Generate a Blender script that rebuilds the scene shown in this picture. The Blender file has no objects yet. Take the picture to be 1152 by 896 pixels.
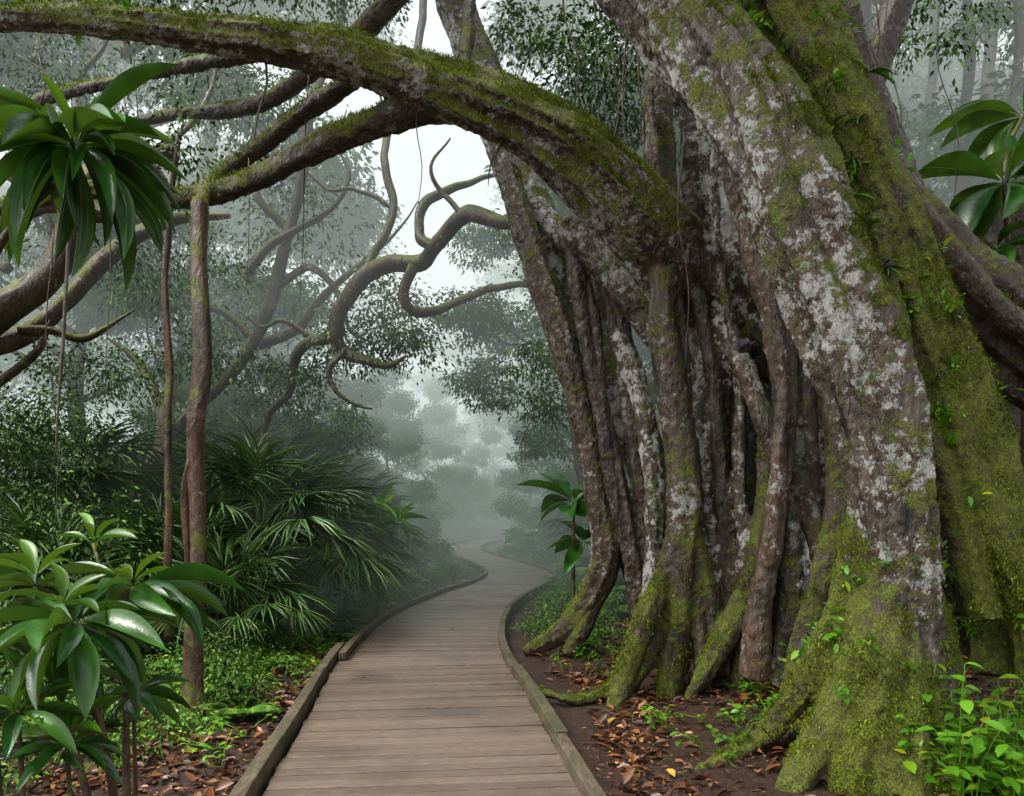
import bpy, math, random
import numpy as np
from mathutils import Vector, Matrix, noise, kdtree
random.seed(7); rng=np.random.default_rng(7)
scene=bpy.context.scene
col=scene.collection
F=904.0; CX=576.0; HY=580.0; CH=1.5
def P(u,v,d):   # survey: bearing + estimated distance -> metres
    return Vector(((u-CX)/F*d, d, CH+(HY-v)/F*d))
# ---------------------------------------------------------------- camera
cam=bpy.data.cameras.new("camera"); co=bpy.data.objects.new("camera",cam); col.objects.link(co)
co.location=(0,0,CH); co.rotation_euler=(math.radians(90),0,0)
cam.sensor_width=36; cam.lens=36*F/1152; cam.shift_y=(HY-448)/1152; cam.clip_end=600; cam.clip_start=0.05
scene.camera=co
scene.view_settings.view_transform='Standard'; scene.view_settings.look='None'; scene.view_settings.exposure=0
# ---------------------------------------------------------------- world
w=bpy.data.worlds.new("World"); scene.world=w; w.use_nodes=True
nt=w.node_tree; bg=nt.nodes['Background']
sky=nt.nodes.new('ShaderNodeTexSky'); sky.sky_type='NISHITA'; sky.sun_disc=False
EL=math.radians(60); AZ=math.radians(-105)
sky.sun_elevation=EL; sky.sun_rotation=AZ; sky.dust_density=5; sky.air_density=1.0; sky.ozone_density=1
hs=nt.nodes.new('ShaderNodeHueSaturation'); hs.inputs['Saturation'].default_value=.15; hs.inputs['Value'].default_value=2.4
nt.links.new(sky.outputs[0],hs.inputs['Color']); nt.links.new(hs.outputs[0],bg.inputs[0]); bg.inputs[1].default_value=0.15
sun=bpy.data.lights.new("sun","SUN"); sun.energy=1.5; sun.angle=math.radians(15); sun.color=(1,0.94,0.82)
so=bpy.data.objects.new("sun",sun); col.objects.link(so)
sd=Vector((math.sin(AZ)*math.cos(EL),math.cos(AZ)*math.cos(EL),math.sin(EL)))
so.rotation_euler=sd.to_track_quat('Z','Y').to_euler()
# ---------------------------------------------------------------- material helpers
class M:
    def __init__(s,name):
        s.m=bpy.data.materials.new(name); s.m.use_nodes=True; s.t=s.m.node_tree; s.b=s.t.nodes['Principled BSDF']
        s.tc=s.t.nodes.new('ShaderNodeTexCoord').outputs['Object']
        s.geo=s.t.nodes.new('ShaderNodeNewGeometry')
    def n(s,ty,**k):
        x=s.t.nodes.new(ty)
        for a,b in k.items(): setattr(x,a,b)
        return x
    def l(s,a,b): s.t.links.new(a,b)
    def mapping(s,sc):
        m=s.n('ShaderNodeMapping'); s.l(s.tc,m.inputs[0]); m.inputs['Scale'].default_value=sc; return m.outputs[0]
    def noise(s,scale,detail=4,rough=.6,vec=None,dist=0):
        x=s.n('ShaderNodeTexNoise'); x.inputs['Scale'].default_value=scale; x.inputs['Detail'].default_value=detail
        x.inputs['Roughness'].default_value=rough; x.inputs['Distortion'].default_value=dist
        s.l(vec or s.tc,x.inputs['Vector']); return x.outputs[0]
    def ramp(s,f,stops):
        x=s.n('ShaderNodeValToRGB'); s.l(f,x.inputs[0]); e=x.color_ramp.elements
        while len(e)<len(stops): e.new(0.5)
        for i,(p,c) in enumerate(stops):
            e[i].position=p; e[i].color=(c,c,c,1) if isinstance(c,(int,float)) else (*c,1)
        return x.outputs[0]
    def mix(s,f,a,b,bt='MIX'):
        x=s.n('ShaderNodeMix',data_type='RGBA',blend_type=bt); 
        if isinstance(f,(int,float)): x.inputs[0].default_value=f
        else: s.l(f,x.inputs[0])
        for i,c in ((6,a),(7,b)):
            if isinstance(c,tuple): x.inputs[i].default_value=(*c,1)
            else: s.l(c,x.inputs[i])
        return x.outputs[2]
    def math(s,op,a,b=None,clamp=False):
        x=s.n('ShaderNodeMath',operation=op); x.use_clamp=clamp
        for i,c in ((0,a),(1,b)):
            if c is None: continue
            if isinstance(c,(int,float)): x.inputs[i].default_value=c
            else: s.l(c,x.inputs[i])
        return x.outputs[0]
    def bump(s,h,strength,dist,prev=None):
        x=s.n('ShaderNodeBump'); x.inputs['Strength'].default_value=strength; x.inputs['Distance'].default_value=dist
        s.l(h,x.inputs['Height'])
        if prev: s.l(prev,x.inputs['Normal'])
        return x.outputs[0]
    def attr(s,name,o='Fac'):
        x=s.n('ShaderNodeAttribute'); x.attribute_name=name; return x.outputs[o]
    def set(s,color=None,rough=None,normal=None,spec=None):
        if color is not None:
            if isinstance(color,tuple): s.b.inputs['Base Color'].default_value=(*color,1)
            else: s.l(color,s.b.inputs['Base Color'])
        if rough is not None:
            if isinstance(rough,(int,float)): s.b.inputs['Roughness'].default_value=rough
            else: s.l(rough,s.b.inputs['Roughness'])
        if normal is not None: s.l(normal,s.b.inputs['Normal'])
        if spec is not None: s.b.inputs['Specular IOR Level'].default_value=spec
        return s.m
def leafmat(name,stops,rough=.55,transl=0,spec=.3,big=1.2,bumpy=0):
    m=M(name)
    r=m.geo.outputs['Random Per Island']
    c=m.ramp(r,stops)
    if big:
        v=m.noise(big,1)
        hv=m.n('ShaderNodeHueSaturation'); m.l(c,hv.inputs['Color'])
        m.l(m.ramp(v,[(.3,.45),(.7,1.6)]),hv.inputs['Value']); c=hv.outputs[0]
    nr=None
    if bumpy: nr=m.bump(m.noise(bumpy,2),.35,.004)
    m.set(c,rough=rough,spec=spec,normal=nr)
    if transl:
        tr=m.n('ShaderNodeBsdfTranslucent'); 
        br=m.mix(0.6,c,(0.11,0.19,0.012)); m.l(br,tr.inputs[0])
        mx=m.n('ShaderNodeMixShader'); mx.inputs[0].default_value=transl
        m.l(m.b.outputs[0],mx.inputs[1]); m.l(tr.outputs[0],mx.inputs[2])
        m.l(mx.outputs[0],m.t.nodes['Material Output'].inputs[0])
    return m.m
def barkmat(name,dark,light,lichen_c=(.46,.48,.45),stretch=.3,use_attr=True,moss0=.3,lich0=.5):
    m=M(name)
    st=m.mapping((1,1,stretch))
    n1=m.noise(9,4,.65,st,.4); n2=m.noise(2.2,3,.6); n3=m.noise(42,3,.7,st); n4=m.noise(13,5,.78)
    base=m.ramp(n1,[(.34,tuple(x*.3 for x in dark)),(.5,dark),(.7,light)])
    base=m.mix(m.math('MULTIPLY',m.ramp(n2,[(.40,0),(.56,1)]),.65),base,(.095,.045,.017))
    base=m.mix(m.ramp(n3,[(.35,.6),(.55,0)]),base,(.012,.009,.007))
    mo=m.attr('moss') if use_attr else moss0; li=m.attr('lichen') if use_attr else lich0
    lf=m.math('ADD',m.math('MULTIPLY',n4,.62),m.math('MULTIPLY',n2,.42))
    lf=m.math('ADD',lf,m.math('MULTIPLY',m.math('SUBTRACT',li,.5),.16))
    lf=m.ramp(lf,[(.575,0),(.61,.85),(.70,1)])
    lf=m.math('MULTIPLY',lf,m.math('ADD',.35,m.math('MULTIPLY',li,.65)),clamp=True)
    base=m.mix(lf,base,m.mix(n3,(.24,.235,.215),tuple(min(1,x*1.5) for x in lichen_c)))
    if use_attr:
        base=m.mix(1.0,base,m.attr('tone','Color'),'MULTIPLY')
    sx=m.n('ShaderNodeSeparateXYZ'); m.l(m.geo.outputs['Normal'],sx.inputs[0])
    n5=m.noise(3.4,6,.75)
    mf=m.math('ADD',n5,m.math('MULTIPLY',sx.outputs[2],.19))
    mf=m.math('ADD',mf,m.math('MULTIPLY',m.math('SUBTRACT',mo,.5),.36))
    mf=m.ramp(mf,[(.50,0),(.60,1)])
    n6=m.noise(70,3,.7)
    mc=m.mix(m.ramp(n6,[(.35,0),(.65,1)]),(.035,.048,.004),(.20,.245,.012))
    mc=m.mix(m.ramp(n4,[(.43,0),(.62,.75)]),mc,(.055,.052,.012))
    base=m.mix(mf,base,mc)
    if use_attr:
        bp=m.bump(n1,.9,.05); bp=m.bump(n3,.9,.016,bp); bp=m.bump(m.math('MULTIPLY',n6,mf),.9,.02,bp)
    else: bp=m.bump(n1,1,.04)
    rg=m.math('ADD',m.math('MULTIPLY',mf,.3),m.ramp(n2,[(.3,.33),(.7,.62)]),clamp=True)
    return m.set(base,rg,bp,.5)
BARK=barkmat("fig_bark",(.07,.05,.034),(.20,.15,.108))
BARK2=barkmat("tree_bark",(.045,.034,.026),(.12,.098,.076),use_attr=False,moss0=.4,lich0=.35)
REDB=barkmat("slim_bark",(.055,.03,.017),(.14,.08,.045),use_attr=False,moss0=.4,lich0=.2,stretch=.4)
G_DARK=leafmat("foliage_dark",[(0,(.022,.066,.012)),(.5,(.046,.12,.018)),(1,(.12,.21,.026))])
G_FAR=leafmat("foliage_far",[(0,(.03,.085,.016)),(.5,(.055,.14,.024)),(1,(.10,.20,.03))],big=.8,rough=.7,spec=.15)
G_MID=leafmat("foliage_mid",[(0,(.04,.115,.01)),(.6,(.08,.19,.018)),(1,(.17,.28,.025))])
G_PALM=leafmat("palm_green",[(0,(.035,.09,.02)),(.6,(.07,.16,.036)),(1,(.18,.26,.055))],spec=.5,rough=.4)
G_FRESH=leafmat("fresh_leaf",[(0,(.06,.20,.012)),(.6,(.12,.33,.016)),(.95,(.22,.40,.02)),(1,(.5,.42,.03))],rough=.3,transl=.3,spec=.5)
G_GLOSS=leafmat("glossy_leaf",[(0,(.014,.068,.012)),(.6,(.026,.105,.014)),(1,(.06,.17,.018))],rough=.22,transl=.25,spec=.5,big=6,bumpy=45)
LITTER=leafmat("dead_leaf",[(0,(.045,.02,.011)),(.45,(.115,.045,.02)),(.82,(.23,.088,.032)),(.97,(.36,.16,.05)),(1,(.45,.36,.04))],rough=.35,big=4,spec=.5)
# ---------------------------------------------------------------- mesh helpers
def mkmesh(name,V,Fc,mat,smooth=False):
    me=bpy.data.meshes.new(name)
    V=np.asarray(V,dtype=np.float32)
    if isinstance(Fc,np.ndarray):
        k=Fc.shape[1]; nf=len(Fc)
        me.vertices.add(len(V)); me.vertices.foreach_set('co',V.ravel())
        me.loops.add(nf*k); me.loops.foreach_set('vertex_index',Fc.astype(np.int32).ravel())
        me.polygons.add(nf); me.polygons.foreach_set('loop_start',np.arange(0,nf*k,k,dtype=np.int32))
        me.polygons.foreach_set('loop_total',np.full(nf,k,dtype=np.int32))
        me.update(calc_edges=True)
    else: me.from_pydata(V.tolist(),[],Fc)
    if smooth: me.polygons.foreach_set('use_smooth',np.ones(len(me.polygons),dtype=bool))
    me.materials.append(mat); me.update(); return me
def obj(name,me,parent=None,loc=(0,0,0),rz=0,sc=1):
    o=bpy.data.objects.new(name,me); col.objects.link(o)
    o.location=loc; o.rotation_euler=(0,0,rz); o.scale=(sc,)*3 if not hasattr(sc,'__len__') else sc
    if parent: o.parent=parent
    return o
def child(o,p):
    o.parent=p; o.matrix_parent_inverse=Matrix.Translation(-Vector(p.location)); return o
def empty(name,loc=(0,0,0)):
    o=bpy.data.objects.new(name,None); o.empty_display_size=.2; col.objects.link(o); o.location=loc; return o
def catmull(pts,step):
    A=[np.array(p,dtype=float) for p in pts]
    A=[2*A[0]-A[1]]+A+[2*A[-1]-A[-2]]
    out=[]
    for i in range(1,len(A)-2):
        n=max(1,int(np.linalg.norm(A[i+1][:3]-A[i][:3])/step))
        for j in range(n):
            t=j/n
            out.append(.5*((2*A[i])+(-A[i-1]+A[i+1])*t+(2*A[i-1]-5*A[i]+4*A[i+1]-A[i+2])*t*t+(-A[i-1]+3*A[i]-3*A[i+1]+A[i+2])*t**3))
    out.append(A[-2]); return np.array(out)
def tube(pts,V,Fc,step=.12,N=12,rough=.15,wob=.0,seed=0,flute=0):
    """pts: (x,y,z,r)"""
    c=catmull(pts,step); c[:,3]=np.maximum(c[:,3],.002)
    if wob:
        for i in range(len(c)):
            nv=noise.noise_vector(Vector((i*step*.9,seed*7.3,1.7)))+noise.noise_vector(Vector((i*step*2.7,seed*3.3,9.7)))*.35
            c[i,:3]+=np.array(nv)*wob
    T=np.gradient(c[:,:3],axis=0); T/=np.linalg.norm(T,axis=1)[:,None]+1e-9
    up=np.array([0.,0,1]) if abs(T[0][2])<.9 else np.array([1.,0,0])
    s=np.cross(T[0],up); s/=np.linalg.norm(s)
    b0=len(V)
    for i,p in enumerate(c):
        s=s-T[i]*np.dot(s,T[i]); s/=np.linalg.norm(s); u=np.cross(T[i],s)
        for k in range(N):
            a=2*math.pi*k/N
            dv=math.cos(a)*s+math.sin(a)*u
            r=p[3]
            if rough:
                r*=1+rough*noise.noise(Vector((math.cos(a)*1.6+seed,math.sin(a)*1.6,i*step*.7)))*1.6+rough*.6*noise.noise(Vector((math.cos(a)*4+seed,math.sin(a)*4,i*step*.6)))
            if flute: r*=1-flute*abs(noise.noise(Vector((math.cos(a)*2.6+seed,math.sin(a)*2.6,i*step*.35))))**.5+flute*.4
            V.append(tuple(p[:3]+dv*r))
    n=len(c)
    for i in range(n-1):
        for k in range(N):
            Fc.append((b0+i*N+k,b0+i*N+(k+1)%N,b0+(i+1)*N+(k+1)%N,b0+(i+1)*N+k))
    Fc.append(tuple(b0+k for k in range(N))[::-1]); Fc.append(tuple(b0+(n-1)*N+k for k in range(N)))
    return c
def tpx(L,k=1): # (u,v,d,wpx)-> x,y,z,r
    return [(*P(u,v,d),wp/2/F*d*k) for u,v,d,wp in L]
def leaf_t(n=1,wid=.35,fold=.08,droop=.15,pk=.45):
    if n==1: return np.array([(0,0,0),(pk,wid/2,fold),(1,0,-droop),(pk,-wid/2,fold)]),np.array([(0,1,2,3)])
    xs=np.linspace(0,1,n+1); V=[];Fq=[]
    for x in xs:
        wdt=wid/2*max(.03,(math.sin(math.pi*x**(math.log(.5)/math.log(pk))))**.75) 
        z=-droop*x*x
        V+= [(x,wdt,z+fold*wdt*3),(x,0,z),(x,-wdt,z+fold*wdt*3)]
    for i in range(n):
        a=i*3; Fq+= [(a,a+3,a+4,a+1),(a+1,a+4,a+5,a+2)]
    return np.array(V,dtype=float),np.array(Fq)
def frames(D,roll=None):
    D=D/np.linalg.norm(D,axis=1)[:,None]
    up=np.tile([0,0,1.],(len(D),1))
    up=up+rng.normal(0,.02,up.shape)
    S=np.cross(up,D); S/=np.linalg.norm(S,axis=1)[:,None]+1e-9
    U=np.cross(D,S)
    if roll is not None:
        c=np.cos(roll)[:,None]; s_=np.sin(roll)[:,None]; S,U=S*c+U*s_,U*c-S*s_
    return D,S,U
def stamp(tpl,O,D,size,roll=None,wscale=None):
    TV,TF=tpl; X,Y,Z=frames(D,roll); n=len(O); size=np.broadcast_to(size,(n,))
    ws=np.ones(n) if wscale is None else wscale
    V=(O[:,None,:]+size[:,None,None]*(TV[None,:,0:1]*X[:,None,:]+TV[None,:,1:2]*ws[:,None,None]*Y[:,None,:]+TV[None,:,2:3]*Z[:,None,:])).reshape(-1,3)
    Fq=(TF[None]+(np.arange(n)*len(TV))[:,None,None]).reshape(-1,TF.shape[1])
    return V,Fq
def merge(parts):
    Vs=[];Fs=[];o=0
    for V,Fq in parts: Vs.append(V);Fs.append(Fq+o);o+=len(V)
    return np.concatenate(Vs),np.concatenate(Fs)
L1=leaf_t(1,.42); L1n=leaf_t(1,.25); L3=leaf_t(4,.55,.1,.2)
def clump_pts(c,rad,n,subs=None):
    c=np.array(c);rad=np.array(rad,dtype=float)
    k=subs or max(4,int(n/40))
    d=rng.normal(size=(k,3)); d/=np.linalg.norm(d,axis=1)[:,None]
    sc=c+d*rad*(rng.random((k,1))**.45)
    idx=rng.integers(0,k,n)
    ss=rad.mean()*.20
    off=rng.normal(size=(n,3))*np.array([1,1,.6])*ss
    O=sc[idx]+off
    D=off/ss*.5+(sc[idx]-c)/rad*.4+rng.normal(size=(n,3))*.45+np.array([0,0,-.55])
    return O,D
def clump(c,rad,n,size,tpl=None,subs=None):
    O,D=clump_pts(c,rad,n,subs)
    return stamp(tpl or L1,O,D,size*(.6+.8*rng.random(n)),rng.normal(0,.7,n))
# ---------------------------------------------------------------- path centreline
cl=catmull([(.05,0.2,0,1),(-.12,1.5,0,1),(-.3,2.8,0,1),(-.47,4.29,0,1),(-.68,6.16,0,1),(-.98,9.0,0,1),(-.98,12.0,0,1),(-.58,15.1,0,1),(.0,18.1,0,1),(.12,21.2,0,1),(-.65,26,0,1),(-1.75,31.5,0,1),(-2.3,37,0,1),(-2.0,44,0,1),(-.6,52,0,1),(2.5,60,0,1),(7,68,0,1)],.1)[:,:2]
seg=np.linalg.norm(np.diff(cl,axis=0),axis=1); S_=np.concatenate([[0],np.cumsum(seg)]); LEN=S_[-1]
def at(s):
    x=np.interp(s,S_,cl[:,0]); y=np.interp(s,S_,cl[:,1])
    x2=np.interp(s+.3,S_,cl[:,0])-np.interp(s-.3,S_,cl[:,0]); y2=np.interp(s+.3,S_,cl[:,1])-np.interp(s-.3,S_,cl[:,1])
    l=math.hypot(x2,y2); return x,y,x2/l,y2/l
def pdist(X,Y):
    X=np.atleast_1d(X);Y=np.atleast_1d(Y)
    c=cl[::4]; return np.sqrt(((X[:,None]-c[None,:,0])**2+(Y[:,None]-c[None,:,1])**2).min(1))
def pathx(y): return np.interp(y,cl[:,1],cl[:,0])
def hgt(x,y,near=None):
    d=pdist(x,y)[0] if near is None else near
    k=min(1,max(0,(d-1.0)/2.5))
    n=noise.fractal(Vector((x*.35,y*.35,3.1)),1,2,4)*.22+noise.noise(Vector((x*2.1,y*2.1,0)))*.035
    side=x-float(pathx(y))
    z=-.075+k*n*.6+noise.noise(Vector((x*5,y*5,0)))*.014
    if side>0: z+=.05*k+ .03*k*min(side,6)+ max(0,y-25)*.03*k
    else: z+=-.05*k+ max(0,y-20)*.02*k
    z+=k*max(0,abs(side)-14)*.12
    return z if d>1.1 else min(z,-.06)
# ---------------------------------------------------------------- ground
def axis(a,b,lo,hi,fine,grow):
    v=list(np.arange(a,b,fine)); s=fine
    while v[-1]<hi: s*=grow; v.append(v[-1]+s)
    s=fine
    while v[0]>lo: s*=grow; v.insert(0,v[0]-s)
    return np.array(v)
gx=axis(-4,5,-260,260,.075,1.09); gy=axis(2,12,-60,420,.09,1.07)
GX,GY=np.meshgrid(gx,gy); dd=np.concatenate([pdist(r,yy) for r,yy in zip(GX,GY)])
GV=[(x,y,hgt(x,y,d)) for x,y,d in zip(GX.ravel(),GY.ravel(),dd)]
nx=len(gx); ii=np.arange(len(gy)-1)[:,None]*nx+np.arange(nx-1)[None]; ii=ii.ravel()
GF=np.stack([ii,ii+1,ii+nx+1,ii+nx],1)
m=M("forest_soil")
n1=m.noise(1.3,4,.65);n2=m.noise(22,6,.75);n3=m.noise(90,3,.7)
c=m.ramp(n2,[(.3,(.024,.012,.008)),(.5,(.075,.038,.026)),(.72,(.16,.09,.06))])
c=m.mix(m.ramp(n1,[(.45,0),(.7,.45)]),c,(.03,.034,.012))
b=m.bump(n2,1,.05); b=m.bump(n3,.8,.012,b)
SOIL=m.set(c,m.ramp(n1,[(.35,.4),(.6,.85)]),b,.4)
obj("ground",mkmesh("ground",GV,GF,SOIL,True))
# ---------------------------------------------------------------- boardwalk
m=M("boardwalk_wood")
r=m.geo.outputs['Random Per Island']
st=m.mapping((2,14,2)); g=m.noise(6,5,.7,st,.3); g2=m.noise(1.1,4,.6); g3=m.noise(60,3,.7)
c=m.ramp(g,[(.3,(.085,.06,.043)),(.55,(.175,.127,.092)),(.75,(.25,.19,.145))])
hv=m.n('ShaderNodeHueSaturation'); m.l(c,hv.inputs['Color']); m.l(m.math('ADD',m.math('MULTIPLY',r,.5),.72),hv.inputs['Value'])
c=m.mix(m.ramp(g2,[(.48,0),(.68,.6)]),hv.outputs[0],(.065,.046,.034))
c=m.mix(m.ramp(g3,[(.62,0),(.72,.5)]),c,(.045,.036,.025))
b=m.bump(g,.6,.008); b=m.bump(g3,.4,.003,b)
WOOD=m.set(c,m.ramp(g2,[(.35,.6),(.65,.34)]),b,.5)
m=M("kerb_wood")
g=m.noise(7,5,.7,m.mapping((6,1,6)),.3); g2=m.noise(2.5,4,.65); g3=m.noise(45,3,.7)
c=m.ramp(g,[(.3,(.055,.042,.028)),(.55,(.14,.105,.072)),(.75,(.23,.185,.13))])
c=m.mix(m.ramp(g2,[(.46,0),(.62,.8)]),c,(.05,.06,.02))
KERB=m.set(c,.7,m.bump(g3,.5,.004,m.bump(g,.7,.01)),.3)
bw=empty("boardwalk")
V=[];Fc=[]
W=.86; s=.2; pitch=.118
while s<LEN-1:
    a=at(s); q=at(s+pitch-.012); b0=len(V); jz=random.uniform(-.004,.004); tl=random.uniform(-.003,.003)
    jw=random.uniform(-.01,.012)
    for (x,y,tx,ty) in (a,q):
        for sg in (-1,1):
            for z in (-.035,0):
                V.append((x+ty*sg*(W+jw),y-tx*sg*(W+jw),z+jz+tl*sg))
    v=lambda k:b0+k
    Fc+= [(v(1),v(3),v(7),v(5)),(v(0),v(4),v(6),v(2)),(v(0),v(2),v(3),v(1)),(v(4),v(5),v(7),v(6)),(v(0),v(1),v(5),v(4)),(v(2),v(6),v(7),v(3))]
    s+=pitch
pl=obj("planks",mkmesh("planks",V,Fc,WOOD),bw)
bv=pl.modifiers.new("b","BEVEL"); bv.width=.004; bv.segments=1
def kerb(s0,s1,off,h0,h1,wd,name):
    V=[];Fc=[]; s=s0
    while s<s1:
        L=min(random.uniform(2.3,2.5),s1-s); n=max(2,int(L/.25)); b0=len(V); jz=random.uniform(-.008,.008);jo=random.uniform(-.01,.01)
        for i in range(n+1):
            x,y,tx,ty=at(s+(L-.012)*i/n)
            nz=noise.noise(Vector((s+i*.3,off,0)))*.007
            for o_,z in ((-wd/2,h0),(-wd/2,h1),(wd/2,h1),(wd/2,h0)):
                oo=off+o_+jo+nz; V.append((x+ty*oo,y-tx*oo,z+jz+nz))
        for i in range(n):
            for k in range(4):
                Fc.append((b0+i*4+k,b0+i*4+(k+1)%4,b0+i*4+4+(k+1)%4,b0+i*4+4+k))
        Fc.append((b0+3,b0+2,b0+1,b0)); e=b0+n*4; Fc.append((e,e+1,e+2,e+3)); s+=L
        if L<.5: break
    o=obj(name,mkmesh(name,V,Fc,KERB),bw); bv=o.modifiers.new("b","BEVEL"); bv.width=.01; bv.segments=2; bv.limit_method='ANGLE'
kerb(.2,8.9,-.93,-.07,.085,.085,"left_kerb_near")
kerb(8.2,LEN-1,-.82,.006,.085,.08,"left_kerb_far")
kerb(.2,LEN-1,.89,-.07,.085,.085,"right_kerb")
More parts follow.
